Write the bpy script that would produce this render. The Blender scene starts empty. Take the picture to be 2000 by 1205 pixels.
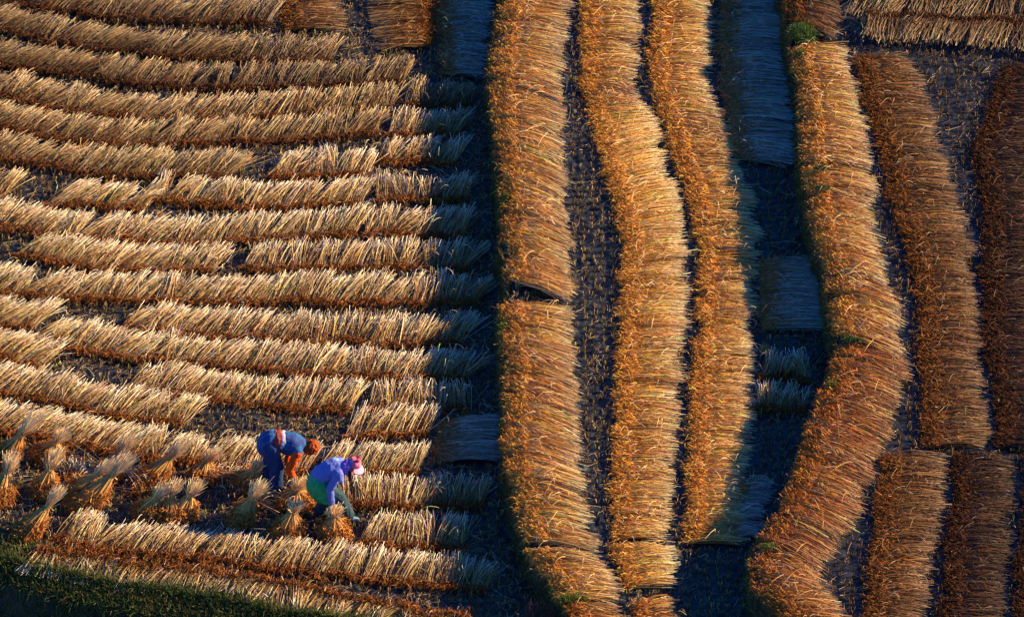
import bpy, bmesh, math, random
import numpy as np
from mathutils import Vector, Matrix, noise
R = math.radians
S = bpy.context.scene
C = S.collection
# ------------------------------------------------------------------ camera
TH, DIST, LENS = R(36.0), 110.0, 241.5
FPX = LENS/36.0*2000.0
FW = np.array([0, math.cos(TH), -math.sin(TH)]); UP = np.array([0, math.sin(TH), math.cos(TH)])
CP = -FW*DIST
cam = bpy.data.objects.new('camera', bpy.data.cameras.new('camera')); C.objects.link(cam)
cam.data.lens = LENS; cam.data.sensor_width = 36; cam.data.sensor_fit = 'HORIZONTAL'
cam.data.clip_start = 1; cam.data.clip_end = 3000
cam.location = CP; cam.rotation_euler = (R(90)-TH, 0, 0)
S.camera = cam
# ------------------------------------------------------------------ world, sun, exposure
SUN_E, SUN_AZ = R(23.0), R(12.0)          # elevation; azimuth measured from +x towards +y
sd = Vector((math.cos(SUN_E)*math.cos(SUN_AZ), math.cos(SUN_E)*math.sin(SUN_AZ), math.sin(SUN_E)))
w = bpy.data.worlds.new('World'); S.world = w; w.use_nodes = True
nt = w.node_tree; bg = nt.nodes['Background']
sky = nt.nodes.new('ShaderNodeTexSky'); sky.sky_type = 'NISHITA'; sky.sun_disc = False
sky.sun_elevation = SUN_E; sky.sun_rotation = R(90)-SUN_AZ
sky.air_density = 1.0; sky.dust_density = 0.0; sky.ozone_density = 6.0
tn = nt.nodes.new('ShaderNodeMix'); tn.data_type = 'RGBA'; tn.blend_type = 'MULTIPLY'; tn.inputs[0].default_value = 1
nt.links.new(sky.outputs[0], tn.inputs[6]); tn.inputs[7].default_value = (.30, .78, 1.42, 1)
nt.links.new(tn.outputs[2], bg.inputs[0]); bg.inputs[1].default_value = 0.062
sun = bpy.data.objects.new('sun', bpy.data.lights.new('sun', 'SUN')); C.objects.link(sun)
sun.data.energy = 5.0; sun.data.angle = R(0.5); sun.data.color = (1.0, 0.78, 0.49)
sun.rotation_euler = sd.to_track_quat('Z', 'Y').to_euler()
S.view_settings.view_transform = 'Standard'; S.view_settings.look = 'None'
S.view_settings.exposure = 1.38; S.view_settings.gamma = 1.0
S.render.resolution_x = 1024; S.render.resolution_y = 616

# ------------------------------------------------------------------ helpers
rng = np.random.default_rng(7); random.seed(7)
Z1, Z2, Z3 = 0.0, 0.60, 1.20               # heights of the three terraces

def at(px, py, z=0.0):
    """photo pixel(s) -> world point(s) on the horizontal plane z"""
    px = np.asarray(px, float); py = np.asarray(py, float); z = np.asarray(z, float)
    a = (px-1000)/FPX; b = (602.5-py)/FPX
    dx = a; dy = FW[1]+UP[1]*b; dz = FW[2]+UP[2]*b
    t = (z-CP[2])/dz
    return np.stack([CP[0]+dx*t, CP[1]+dy*t, z+0*t], -1)

def tag(o, label=None, cat=None, group=None, kind=None):
    if label: o['label'] = label
    if cat: o['category'] = cat
    if group: o['group'] = group
    if kind: o['kind'] = kind
    return o

def link(name, me, mat, parent=None):
    o = bpy.data.objects.new(name, me); C.objects.link(o)
    if mat: me.materials.append(mat)
    if parent: o.parent = parent
    return o

def empty(name, loc, rz=0):
    o = bpy.data.objects.new(name, None); C.objects.link(o)
    o.location = loc; o.rotation_euler = (0, 0, rz); o.empty_display_size = .1
    return o

def hash2(ix, iy, s):
    h = np.sin(ix*127.1+iy*311.7+s*74.7)*43758.5453
    return h-np.floor(h)
def vnoise(x, y, s=0):
    ix = np.floor(x); iy = np.floor(y); fx = x-ix; fy = y-iy
    fx = fx*fx*(3-2*fx); fy = fy*fy*(3-2*fy)
    a = hash2(ix, iy, s); b = hash2(ix+1, iy, s); c = hash2(ix, iy+1, s); d = hash2(ix+1, iy+1, s)
    return a+(b-a)*fx+(c-a)*fy+(a-b-c+d)*fx*fy
def clod(x, y):
    n = vnoise(x*3, y*3, 1)*.035+np.abs(vnoise(x*9, y*11, 2)-.5)*.07+np.abs(vnoise(x*21, y*23, 3)-.5)*.035
    return (n-.04)*1.3

def mesh_np(name, V, F, col=None, smooth=False):
    me = bpy.data.meshes.new(name)
    me.vertices.add(len(V)); me.vertices.foreach_set('co', np.ascontiguousarray(V, np.float32).ravel())
    me.loops.add(F.size); me.loops.foreach_set('vertex_index', np.ascontiguousarray(F, np.int32).ravel())
    me.polygons.add(len(F)); me.polygons.foreach_set('loop_start', (np.arange(len(F))*F.shape[1]).astype(np.int32))
    try: me.polygons.foreach_set('loop_total', np.full(len(F), F.shape[1], np.int32))
    except Exception: pass
    if smooth: me.polygons.foreach_set('use_smooth', np.ones(len(F), bool))
    else: me.polygons.foreach_set('use_smooth', np.zeros(len(F), bool))
    if col is not None:
        a = me.color_attributes.new('tint', 'FLOAT_COLOR', 'POINT')
        c4 = np.ones((len(V), 4), np.float32); c4[:, :3] = col
        a.data.foreach_set('color', c4.ravel())
    me.update(calc_edges=True); me.validate()
    return me

class Tubes:
    """collects thin three-sided stalks; P (n,k,3) centre lines, r (n,k) radii, c (n,k,3) colours"""
    def __init__(s): s.V = []; s.F = []; s.K = []; s.n = 0
    def add(s, P, r, c):
        n, k, _ = P.shape
        if n == 0: return
        t = np.gradient(P, axis=1); t /= np.linalg.norm(t, axis=2, keepdims=True)+1e-9
        rv = rng.normal(size=(n, 1, 3)); sv = np.cross(t, rv); sv /= np.linalg.norm(sv, axis=2, keepdims=True)+1e-9
        uv = np.cross(t, sv)
        ang = np.array([0, 2.0944, 4.18879])
        V = P[:, :, None, :]+r[:, :, None, None]*(np.cos(ang)[None, None, :, None]*sv[:, :, None, :]+np.sin(ang)[None, None, :, None]*uv[:, :, None, :])
        K = np.broadcast_to(c[:, :, None, :], V.shape)
        base = (np.arange(n)*k*3)[:, None, None]+(np.arange(k-1)*3)[None, :, None]+np.arange(3)[None, None, :]
        nxt = (np.arange(n)*k*3)[:, None, None]+(np.arange(k-1)*3)[None, :, None]+((np.arange(3)+1) % 3)[None, None, :]
        F = np.stack([base, nxt, nxt+3, base+3], -1).reshape(-1, 4)+s.n
        s.V.append(V.reshape(-1, 3)); s.K.append(K.reshape(-1, 3)); s.F.append(F); s.n += n*k*3
    def build(s, name, mat, parent=None):
        if not s.V: return None
        V = np.concatenate(s.V)
        if parent: V = V-np.array(parent.location)
        return link(name, mesh_np(name, V, np.concatenate(s.F), np.concatenate(s.K)), mat, parent)

# ------------------------------------------------------------------ materials
def mat(name, col=(.5, .5, .5), rough=.8, attr=False, spec=.3, nz=None):
    m = bpy.data.materials.new(name); m.use_nodes = True
    b = m.node_tree.nodes['Principled BSDF']; L = m.node_tree.links; N = m.node_tree.nodes
    b.inputs['Roughness'].default_value = rough; b.inputs['Specular IOR Level'].default_value = spec
    b.inputs['Base Color'].default_value = (*col, 1)
    src = None
    if attr:
        a = N.new('ShaderNodeAttribute'); a.attribute_name = 'tint'; src = a.outputs['Color']
    if nz:
        sc, c2, bump = nz
        tc = N.new('ShaderNodeTexCoord'); n = N.new('ShaderNodeTexNoise'); n.inputs['Scale'].default_value = sc
        n.inputs['Detail'].default_value = 6; L.new(tc.outputs['Object'], n.inputs['Vector'])
        mx = N.new('ShaderNodeMix'); mx.data_type = 'RGBA'
        rp = N.new('ShaderNodeMapRange'); rp.inputs[1].default_value = .35; rp.inputs[2].default_value = .65
        L.new(n.outputs['Fac'], rp.inputs[0]); L.new(rp.outputs[0], mx.inputs[0])
        mx.inputs[6].default_value = (*col, 1); mx.inputs[7].default_value = (*c2, 1)
        if src: L.new(src, mx.inputs[6])
        src = mx.outputs[2]
        if bump:
            bp = N.new('ShaderNodeBump'); bp.inputs['Strength'].default_value = bump; bp.inputs['Distance'].default_value = .02
            L.new(n.outputs['Fac'], bp.inputs['Height']); L.new(bp.outputs[0], b.inputs['Normal'])
    if src: L.new(src, b.inputs['Base Color'])
    return m
M_STRAW = mat('straw', attr=True, rough=.55, spec=.35)
M_HEAD = mat('grain', attr=True, rough=.8, spec=.15)
M_GREEN = mat('grass', attr=True, rough=.7, spec=.25)
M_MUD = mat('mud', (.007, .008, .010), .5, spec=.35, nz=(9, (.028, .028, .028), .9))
M_WALL = mat('bank_soil', (.045, .03, .018), .9, nz=(7, (.10, .06, .03), .9))
M_FAR = mat('far_ground', (.04, .045, .02), .95, nz=(.3, (.07, .05, .025), 0))

# ------------------------------------------------------------------ terrain
E1 = [(990, -260), (988, -60), (976, 40), (963, 150), (975, 260), (985, 380), (988, 480), (1000, 560), (985, 600), (992, 720), (992, 820), (998, 920),
      (1012, 1000), (1036, 1060), (1072, 1120), (1100, 1170), (1112, 1210), (1130, 1290), (1160, 1420)]
E2 = [(1520, -260), (1530, -60), (1548, 80), (1568, 170), (1574, 330), (1592, 430), (1616, 520), (1628, 600), (1642, 680), (1624, 740), (1580, 850),
      (1556, 920), (1538, 985), (1492, 1045), (1468, 1095), (1478, 1150), (1530, 1195), (1570, 1260), (1600, 1420)]
def edge_fn(pts, z):
    P = at([p[0] for p in pts], [p[1] for p in pts], z); o = np.argsort(P[:, 1])
    ys, xs = P[o, 1], P[o, 0]
    return lambda y: np.interp(y, ys, xs)+(vnoise(np.asarray(y)*2.1, 0*np.asarray(y)+3.3, 5)-.5)*.09+(vnoise(np.asarray(y)*7, 0*np.asarray(y)+1.3, 6)-.5)*.05
xe1 = edge_fn(E1, Z2); xe2 = edge_fn(E2, Z3)
BK = [(-500, 1055), (-200, 1068), (0, 1090), (80, 1116), (200, 1138), (350, 1160), (500, 1188), (600, 1206), (750, 1230), (1000, 1262), (1300, 1320), (2400, 1400)]
bkp = at([p[0] for p in BK], [p[1] for p in BK], 0.0)
yb = lambda x: np.interp(x, bkp[:, 0], bkp[:, 1])+(vnoise(np.asarray(x)*1.7, 0*np.asarray(x)+8.1, 9)-.5)*.12

def grid_mesh(name, X, Y, Z, m, label):
    a, b = X.shape
    V = np.stack([X, Y, Z], -1).reshape(-1, 3)
    i = np.arange(a-1)[:, None]*b+np.arange(b-1)[None, :]
    F = np.stack([i, i+1, i+b+1, i+b], -1).reshape(-1, 4)
    o = link(name, mesh_np(name, V, F, smooth=True), m); tag(o, kind='structure')
    return o
# lower terrace: from the bank line northwards
xs = np.arange(-11.5, 3.2, .028); vs = np.linspace(0, 1, 640)
X = np.repeat(xs[None, :], len(vs), 0); Y0 = yb(xs)[None, :]; Y = Y0+vs[:, None]*(13.0-Y0)
Z = clod(X, Y); Z[:3] -= np.array([.05, .03, .01])[:, None]
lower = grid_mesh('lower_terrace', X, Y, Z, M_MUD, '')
def terrace(name, xl, xr, z, zb):
    ys = np.arange(-12.5, 13.0, .032); us = np.linspace(0, 1, 170)
    L = xl(ys)[:, None]; Rr = xr(ys)[:, None]
    X = L+us[None, :]*(Rr-L); Y = np.repeat(ys[:, None], len(us), 1); Z = z+clod(X, Y)
    # earth face below the edge
    k = 12; f = np.linspace(0, 1, k)
    wx = L-.02-f[::-1][None, :]*.09+(vnoise(ys[:, None]*5, f[None, ::-1]*3, 11)-.5)*.10*np.sin(f*3.14)[None, :]
    wz = (z-.03)+(zb-z)*f[::-1][None, :]+0*wx; wy = np.repeat(ys[:, None], k, 1)
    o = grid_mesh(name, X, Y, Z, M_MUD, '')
    o2 = grid_mesh(name.replace('terrace', 'terrace_bank'), wx, wy, wz, M_WALL, '')
terrace('middle_terrace', lambda y: xe1(y), lambda y: xe2(y)+.3, Z2, -.1)
terrace('upper_terrace', lambda y: xe2(y), lambda y: 0*y+12.5, Z3, Z2-.1)
bankz = lambda f: -.35*1.3*f-2.6*np.maximum(0, f-.36)**1.1
# grassy bank face falling away in front of the lower terrace
xs = np.arange(-11.5, 12.5, .06); k = 26; f = np.linspace(0, 1, k)
X = np.repeat(xs[None, :], k, 0); Y = yb(xs)[None, :]+.03-f[:, None]*1.3-.12*np.sin(f*9)[:, None]*vnoise(xs*1.1, xs*0+2, 4)[None, :]
Z = -.02+bankz(f)[:, None]+(vnoise(X*3, f[:, None]*9+0*X, 12)-.5)*.15
ztop = np.where(xs < xe1(yb(xs)), 0, 0); Z += ztop[None, :]
grid_mesh('field_bank', X, Y, Z, M_WALL, '')
me = mesh_np('ground', np.array([[-600, -600, -2.55], [600, -600, -2.55], [600, 600, -2.55], [-600, 600, -2.55]], float), np.array([[0, 1, 2, 3]]))
tag(link('ground', me, M_FAR), kind='structure')

# ------------------------------------------------------------------ cut straw
OX, OY, OC = -12.0, -13.0, .05
occ = np.zeros((520, 540), bool)
def mark(P):
    i = ((P[..., 0]-OX)/OC).astype(int).ravel(); j = ((P[..., 1]-OY)/OC).astype(int).ravel()
    ok = (i >= 0) & (j >= 0) & (i < 520) & (j < 540); occ[i[ok], j[ok]] = True
def covered(x, y):
    i = np.clip(((x-OX)/OC).astype(int), 0, 519); j = np.clip(((y-OY)/OC).astype(int), 0, 539)
    return occ[i, j]

PAL = {  # cut end, stalk, near the ears, ears
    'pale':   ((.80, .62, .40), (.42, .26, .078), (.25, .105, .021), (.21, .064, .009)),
    'mid':    ((.52, .37, .19), (.27, .155, .042), (.17, .068, .013), (.14, .042, .006)),  # halfway step of the top-edge darkening painted into the straw
    'dim':    ((.33, .22, .10), (.175, .095, .023), (.11, .043, .008), (.085, .026, .004)),  # frame-edge light falloff painted into the straw colour of the top rows
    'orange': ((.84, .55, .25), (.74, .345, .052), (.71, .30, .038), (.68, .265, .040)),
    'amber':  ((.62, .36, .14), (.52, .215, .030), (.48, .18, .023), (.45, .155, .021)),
    'rust':   ((.34, .20, .085), (.26, .105, .015), (.24, .088, .012), (.22, .075, .010)),  # redder straw, with right-side and top darkening put into its colour
    'brown':  ((.13, .075, .03), (.10, .038, .006), (.09, .030, .005), (.085, .026, .004)),  # browner straw, right-edge and corner light falloff painted in
    'shade_grey':    ((.50, .45, .38), (.38, .31, .22), (.46, .22, .06), (.40, .18, .05)),  # blue-grey of the shade painted into stalks, sunlit orange near the ears
}
def swath(cs, z, pal='pale', rise=(.05, .16), thick=.14, dens=262, label='', group=None, cat='straw row', hang=0., clump=(.16, .28), jit=.11, arch=.025, heads=1.8, name='straw_row', wild=.045, rad=.0038, conv=.98, dome=.022, hf=.10, hspread=.95, sj=.08, hr=.85, bw=.02, trim=(0, 0), ts=.42):
    """cs: cross-sections (head px, head py, tail px, tail py)"""
    cs = np.array(cs, float)
    H = at(cs[:, 0], cs[:, 1], z+rise[0]); T = at(cs[:, 2], cs[:, 3], z+rise[1])
    mid = (H+T)/2; L = np.concatenate([[0], np.cumsum(np.linalg.norm(np.diff(mid, axis=0), axis=1))])
    tot = L[-1]
    # clumps
    b = [0.0]
    while b[-1] < tot: b.append(b[-1]+rng.uniform(*clump))
    b = np.array(b); nc = len(b)-1
    n = int(tot*dens); s = np.sort(rng.uniform(0, tot, n)); ci = np.clip(np.searchsorted(b, s)-1, 0, nc-1)
    u = (s-b[ci])/(b[ci+1]-b[ci])*2-1
    cc = (b[ci]+b[ci+1])/2; hw = (b[ci+1]-b[ci])/2
    def ip(A, q): return np.stack([np.interp(q, L, A[:, i]) for i in range(3)], -1)
    sh = np.clip(cc+u*hw*1.12+rng.normal(0, .02, n), 0, tot); st = np.clip(cc+u*hw*conv, 0, tot)
    h = ip(H, sh); t = ip(T, st)
    ax = t-h; ln = np.linalg.norm(ax[:, :2], axis=1, keepdims=True); d = ax/ln; d[:, 2] = 0
    side = np.stack([-d[:, 1], d[:, 0], 0*d[:, 0]], -1)
    cj = rng.normal(0, 1, (nc, 5))
    sl = (cj[ci, 0]*jit+rng.normal(0, 1, n)*sj*(1+1.5*(rng.random(n) < .15)))[:, None]
    flick = (rng.random(nc) < .12)*rng.choice([-1, 1], nc)*(.20 if cat == 'straw row' else .10)
    sl = sl+flick[ci][:, None]
    t = t+side*sl*.7; h = h-side*sl*.12
    t = t+d*(cj[ci, 1]*.045+rng.normal(0, .06, n))[:, None]
    h = h+d*(cj[ci, 2]*.03+rng.normal(0, .04, n))[:, None]
    h = h+d*(0 if hang else trim[0]); t = t-d*trim[1]
    dep = rng.random(n)**1.4
    zo = -dep*thick+dome*(1-u*u)+cj[ci, 3]*.014
    h[:, 2] += zo*.5; t[:, 2] += zo
    h[:, 2] = np.maximum(h[:, 2], z+.0); t[:, 2] = np.maximum(t[:, 2], z+.03)
    k = 5; q = np.linspace(0, 1, k)
    P = h[:, None, :]*(1-q)[None, :, None]+t[:, None, :]*q[None, :, None]
    bow = rng.normal(0, bw, n)[:, None]*np.sin(q*np.pi)[None, :]
    P += side[:, None, :]*bow[:, :, None]
    P[:, :, 2] += np.sin(q*np.pi)[None, :]*(arch+rng.normal(0, .012, n))[:, None]
    if hang: P[:, 0, 2] -= hang*rng.random(n); P[:, 1, 2] -= hang*.15
    # loose ones
    wl = rng.random(n) < wild
    if wl.any():
        m = wl.sum(); a = rng.normal(.35, .7, m); ca, sa = np.cos(a), np.sin(a)
        c0 = P[wl].mean(1, keepdims=True)+d[wl][:, None, :]*rng.uniform(-.4, .4, m)[:, None, None]; Q = (P[wl]-c0)*rng.uniform(.10, .34, m)[:, None, None]
        X = Q[..., 0]*ca[:, None]-Q[..., 1]*sa[:, None]; Yq = Q[..., 0]*sa[:, None]+Q[..., 1]*ca[:, None]
        Q = np.stack([X, Yq, Q[..., 2]], -1); Q[..., 2] += .05+np.sin(q*np.pi)[None]*rng.uniform(0, .06, m)[:, None]
        c0[..., 2] = z+max(rise)+.04; Pw = c0+Q; P[wl] = Pw
    mark(P[:, 1:])
    r = np.full((n, k), rad)*rng.uniform(.55, 1.35, n)[:, None]*np.array([.6, .85, 1, 1, .95])[None]
    ct, cm, cn, ch = [np.array(c) for c in PAL[pal]]
    base = np.stack([cn, cn*.3+cm*.7, cm, cm*.82+ct*.18, ct], 0)
    tone = (np.exp(rng.normal(-ts*.1, ts, n))*(1+cj[ci, 4]*.10))[:, None, None]
    hue = rng.normal(0, 1, (n, 1, 1))*np.array([.02, .10, .12])[None, None, :]
    col = np.clip(base[None]*tone*(1+hue), .01, .86)
    col[wl] = np.clip(ct*.95, 0, .85); r[wl] *= .75
    sel = rng.random(n); bm_ = sel < (.20 if cat == 'straw row' else .11); col[bm_] *= np.array([.72, .48, .32]); pm_ = sel > .86; col[pm_] = np.clip(col[pm_]*.45+ct*.62, 0, .86)
    green = rng.random(n) < .06; col[green] *= np.array([.72, 1.0, .55])
    TB = Tubes(); TB.add(P, r, col)
    # ears
    HB = Tubes(); m = int(n*heads); ii = rng.integers(0, n, m)
    f = rng.random(m)**1.5*hf; spk = rng.random(m) < .14; f[spk] += rng.random(spk.sum())**1.4*.55
    p0 = h[ii]*(1-f)[:, None]+t[ii]*f[:, None]; p0[:, 2] += .012+arch*np.sin(f*np.pi)-(hang*.4*(1-f*3).clip(0) if hang else 0)
    an = rng.normal(0, hspread, m); dd = -d[ii]*np.cos(an)[:, None]+side[ii]*np.sin(an)[:, None]
    le = rng.uniform(.05, .14, m)[:, None]
    p1 = p0+dd*le*.55+np.stack([0*f, 0*f, rng.normal(.02, .02, m)], -1)
    p2 = p1+dd*le*.4+rng.normal(0, .022, (m, 3)); p2[:, 2] -= rng.uniform(.0, .05, m)+(hang*.3)
    p2[:, 2] = np.maximum(p2[:, 2], (z-.2 if hang else z-.01))
    Pm = np.stack([p0, p1, p2], 1)
    rr = hr*rng.uniform(.0038, .0075, m)[:, None]*np.array([.6, 1.15, .45])[None]
    hc = np.clip(ch[None, None]*np.exp(rng.normal(0, .38, m))[:, None, None]*(1+rng.normal(0, 1, (m, 1, 1))*np.array([.02, .14, .12])), .005, .8)
    hc = np.broadcast_to(hc, (m, 3, 3))
    HB.add(Pm, rr, hc)
    c = mid.mean(0); root = empty(name, (float(c[0]), float(c[1]), z)); tag(root, label, cat, group)
    TB.build('stalks', M_STRAW, root); HB.build('grain_heads', M_HEAD, root)
    return root

def row(low, label, slant=None, hgt=None, flip=False, pal='pale', group='rows of cut straw on the lower terrace', **kw):
    """a row whose stalks run up the picture; low = lower edge in photo pixels"""
    low = np.array(low, float); x = np.arange(low[0, 0], low[-1, 0]+1, 18.0)
    if x[-1] < low[-1, 0]-4: x = np.append(x, low[-1, 0])
    y = np.interp(x, low[:, 0], low[:, 1])
    if hgt is None: hgt = 46+.014*y
    sl = np.interp(x, [0, 300, 600, 900], [58, 46, 26, 28]) if slant is None else slant
    sl = sl*(x*0+1)
    # the upper edge follows the lower edge shifted sideways by the slant
    yu = np.interp(x+sl, low[:, 0], low[:, 1])-hgt
    cs = np.stack([x, y, x+sl, yu], -1)
    if flip: cs = cs[:, [2, 3, 0, 1]]
    return swath(cs, kw.pop('z', Z1), pal, label=label, group=group, **kw)

# -- rows on the lower terrace, from the top of the picture down
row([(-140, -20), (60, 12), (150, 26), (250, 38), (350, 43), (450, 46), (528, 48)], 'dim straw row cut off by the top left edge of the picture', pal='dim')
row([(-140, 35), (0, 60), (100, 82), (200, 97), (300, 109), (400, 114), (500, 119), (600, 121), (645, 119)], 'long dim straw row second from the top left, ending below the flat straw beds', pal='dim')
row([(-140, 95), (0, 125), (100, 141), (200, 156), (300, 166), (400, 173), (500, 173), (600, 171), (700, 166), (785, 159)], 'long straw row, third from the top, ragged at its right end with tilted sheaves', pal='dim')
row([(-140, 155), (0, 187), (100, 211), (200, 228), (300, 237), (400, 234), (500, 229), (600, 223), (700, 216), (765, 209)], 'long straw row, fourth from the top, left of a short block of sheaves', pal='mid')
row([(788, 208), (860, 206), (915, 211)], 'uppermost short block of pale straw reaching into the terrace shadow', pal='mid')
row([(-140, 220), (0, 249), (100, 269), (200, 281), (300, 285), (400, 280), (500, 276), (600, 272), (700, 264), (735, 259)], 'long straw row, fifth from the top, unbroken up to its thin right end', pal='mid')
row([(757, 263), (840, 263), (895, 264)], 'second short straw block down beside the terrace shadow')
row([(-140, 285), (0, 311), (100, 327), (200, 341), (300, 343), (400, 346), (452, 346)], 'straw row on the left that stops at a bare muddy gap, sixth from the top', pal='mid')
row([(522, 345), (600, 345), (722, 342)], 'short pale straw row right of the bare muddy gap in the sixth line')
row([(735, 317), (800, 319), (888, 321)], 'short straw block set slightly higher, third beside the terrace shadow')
row([(-140, 350), (0, 380), (12, 381)], 'end of a straw row at the left edge above a bare patch', pal='mid', slant=35)
row([(90, 400), (150, 402), (200, 404), (275, 412)], 'isolated steeply slanted straw block between two bare patches on the left')
row([(296, 388), (400, 399), (500, 405), (600, 402), (705, 398)], 'straw row in the seventh line starting right of the isolated slanted block')
row([(735, 388), (800, 390), (915, 393)], 'brownish short straw block, fourth beside the terrace shadow', slant=5)
row([(-140, 415), (0, 442), (100, 461), (200, 471), (300, 474), (400, 476), (500, 469), (600, 463), (695, 456)], 'long straw row in the middle left with a few sheaves thrown the other way')
row([(708, 457), (780, 457), (905, 462)], 'strongly slanted short straw block, fifth beside the terrace shadow', slant=34)
row([(30, 496), (100, 512), (200, 526), (300, 529), (400, 531), (418, 529)], 'straw row between a dark patch at the left edge and a narrow gap')
row([(474, 526), (600, 524), (850, 523), (915, 524)], 'straw row right of the narrow gap reaching into the terrace shadow', slant=20)
row([(-140, 548), (0, 572), (100, 582), (200, 587), (300, 590), (400, 594), (500, 592), (600, 588), (700, 591), (880, 592), (935, 591)], 'longest straw row in the middle, running unbroken from the left edge into the shadow')
row([(-140, 610), (0, 636), (66, 640)], 'short bright straw row end at the left edge beside stubble')
row([(232, 640), (400, 656), (500, 660), (600, 666), (750, 672), (890, 670), (905, 670)], 'straw row starting right of the stubble patch with pale stalks at its right end')
row([(58, 662), (150, 682), (250, 701), (350, 707), (500, 722), (650, 734), (780, 740), (870, 738), (918, 740)], 'long bright straw row just below the stubble patch')
row([(-140, 672), (0, 698), (84, 716)], 'bright straw row end at the left edge above a small muddy patch')
row([(242, 762), (350, 772), (450, 786), (550, 796), (620, 800), (685, 801)], 'straw row starting beside the small muddy patch and passing above the two workers')
row([(718, 800), (800, 800), (922, 803)], 'upright short straw block right of a narrow black slot', slant=8)
row([(-140, 740), (0, 767), (100, 783), (200, 806), (300, 822), (365, 830)], 'bright curving straw row ending at the stubble above the workers')
row([(672, 856), (760, 852), (836, 850)], 'short pale straw block above and right of the pink-capped worker', slant=34)
row([(-140, 812), (0, 842), (100, 856), (200, 878), (300, 892), (400, 905), (500, 916), (600, 922)], 'long straw row running from the left edge to behind the worker in the striped vest')
row([(618, 924), (700, 924), (812, 926)], 'straw row right behind the pink-capped worker')
row([(600, 985), (700, 985), (780, 986), (945, 989)], 'brown-eared straw row right of the pink-capped worker', slant=16)
row([(700, 1064), (780, 1066), (905, 1068)], 'short brown straw row level with the front worker\'s shoes', slant=10)
row([(100, 1052), (200, 1072), (300, 1083), (400, 1090), (500, 1103), (600, 1117), (700, 1128), (800, 1140), (900, 1150), (950, 1154)], 'long straw row in front of both workers, last but one above the grassy bank')
row([(50, 1116), (150, 1128), (250, 1143), (400, 1160), (500, 1178), (600, 1195), (750, 1222), (900, 1248)], 'lowest straw row with ears uppermost along the grassy bank', flip=True, hgt=46, rise=(.14, .03), slant=20)

# loose heaps of untied straw round the workers
for cs_, lab in (([(452, 962, 482, 944), (478, 976, 508, 958), (500, 982, 528, 966)], 'loose heap of straw beside the sheaf left of the striped vest worker'),
                 ([(556, 992, 570, 950), (580, 998, 594, 955), (604, 996, 612, 960)], 'loose heap of straw between the two workers'),
                 ([(394, 925, 428, 900), (420, 935, 452, 912), (440, 940, 470, 920)], 'loose heap of straw spilling from the long row left of the workers'),
                 ([(120, 930, 150, 905), (150, 945, 178, 918), (180, 948, 204, 925)], 'loose heap of straw behind the leaning pair of sheaves'),
                 ([(255, 960, 290, 938), (290, 975, 318, 950)], 'loose heap of straw left of the lone tied sheaf')):
    swath(cs_, Z1, 'pale', rise=(.03, .10), thick=.08, dens=300, label=lab, group='loose heaps of straw round the workers', cat='straw heap', jit=.4, sj=.28, hspread=1.6, hf=.6, wild=.25, name='straw_heap', clump=(.08, .16))
def bed(cs, label, z, pal='orange', group='beds of flat straw on the middle terrace', **kw):
    a = dict(rise=(.05, .10), thick=.08, arch=.05, jit=.03, clump=(.10, .35), dens=460, wild=.07, dome=.012, conv=1.0, hf=.34, hspread=.5, heads=1.5, rad=.0036, sj=.07, trim=(.05, .09), ts=.42, hr=.60, bw=.035, cat='straw bed', name='straw_bed')
    a.update(kw)
    return swath(cs, z, pal, label=label, group=group, **a)
GL = 'beds of flat straw on the lower terrace'
bed([(540, -60, 672, -66), (545, 0, 672, -6), (560, 58, 678, 50)], 'left of the two flat straw beds at the top of the lower terrace', Z1, 'rust', GL)
bed([(868, -60, 712, -60), (862, 10, 714, 4), (845, 60, 725, 62), (850, 92, 735, 92)], 'right of the two flat straw beds at the top, partly in the terrace shadow', Z1, 'rust', GL)
bed([(852, -60, 968, -60), (858, 40, 958, 40), (862, 90, 955, 92), (868, 145, 948, 148)], 'flat straw bed lying in deep shadow at the top beside the middle terrace', Z1, 'shade_grey', GL)
bed([(862, 822, 978, 812), (848, 850, 985, 840), (850, 902, 975, 895)], 'flat straw bed in the shadow right of the workers', Z1, 'shade_grey', GL)
# middle terrace
bed([(992, -60, 1110, -60), (988, 0, 1112, 8), (978, 60, 1108, 85), (964, 150, 1098, 182), (975, 250, 1100, 292), (986, 370, 1108, 420), (990, 470, 1118, 520), (1000, 548, 1122, 586)],
    'bright orange straw bed hanging over the upper part of the middle terrace edge', Z2, hang=.14)
bed([(988, 590, 1122, 602), (990, 650, 1124, 690), (994, 720, 1130, 762), (994, 820, 1132, 866), (1000, 920, 1140, 962), (1014, 1000, 1155, 1035), (1036, 1056, 1168, 1072)],
    'bright orange straw bed hanging over the lower part of the middle terrace edge', Z2, hang=.14)
bed([(1038, 1072, 1176, 1080), (1072, 1122, 1205, 1128), (1102, 1168, 1218, 1168)], 'bottom orange straw bed at the corner where the middle terrace edge bends', Z2, hang=.14)
bed([(1114, 1182, 1212, 1186), (1124, 1230, 1230, 1236), (1134, 1290, 1240, 1290)], 'small straw bed cut by the bottom edge beside the red grasses', Z2, 'amber')
bed([(1130, -60, 1240, -60), (1138, 20, 1250, 20), (1140, 110, 1248, 108), (1142, 180, 1246, 192), (1160, 260, 1282, 232), (1178, 330, 1300, 300), (1205, 400, 1328, 375), (1218, 470, 1342, 455),
     (1216, 560, 1346, 552), (1208, 650, 1340, 645), (1206, 750, 1328, 748), (1200, 850, 1322, 850), (1200, 930, 1322, 930), (1198, 1000, 1318, 998), (1196, 1052, 1310, 1050)],
    'long golden straw bed down the middle of the middle terrace', Z2)
bed([(1198, 1064, 1318, 1062), (1208, 1110, 1330, 1100), (1222, 1150, 1328, 1128)], 'short golden straw bed below a thin black crack on the middle terrace', Z2)
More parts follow.
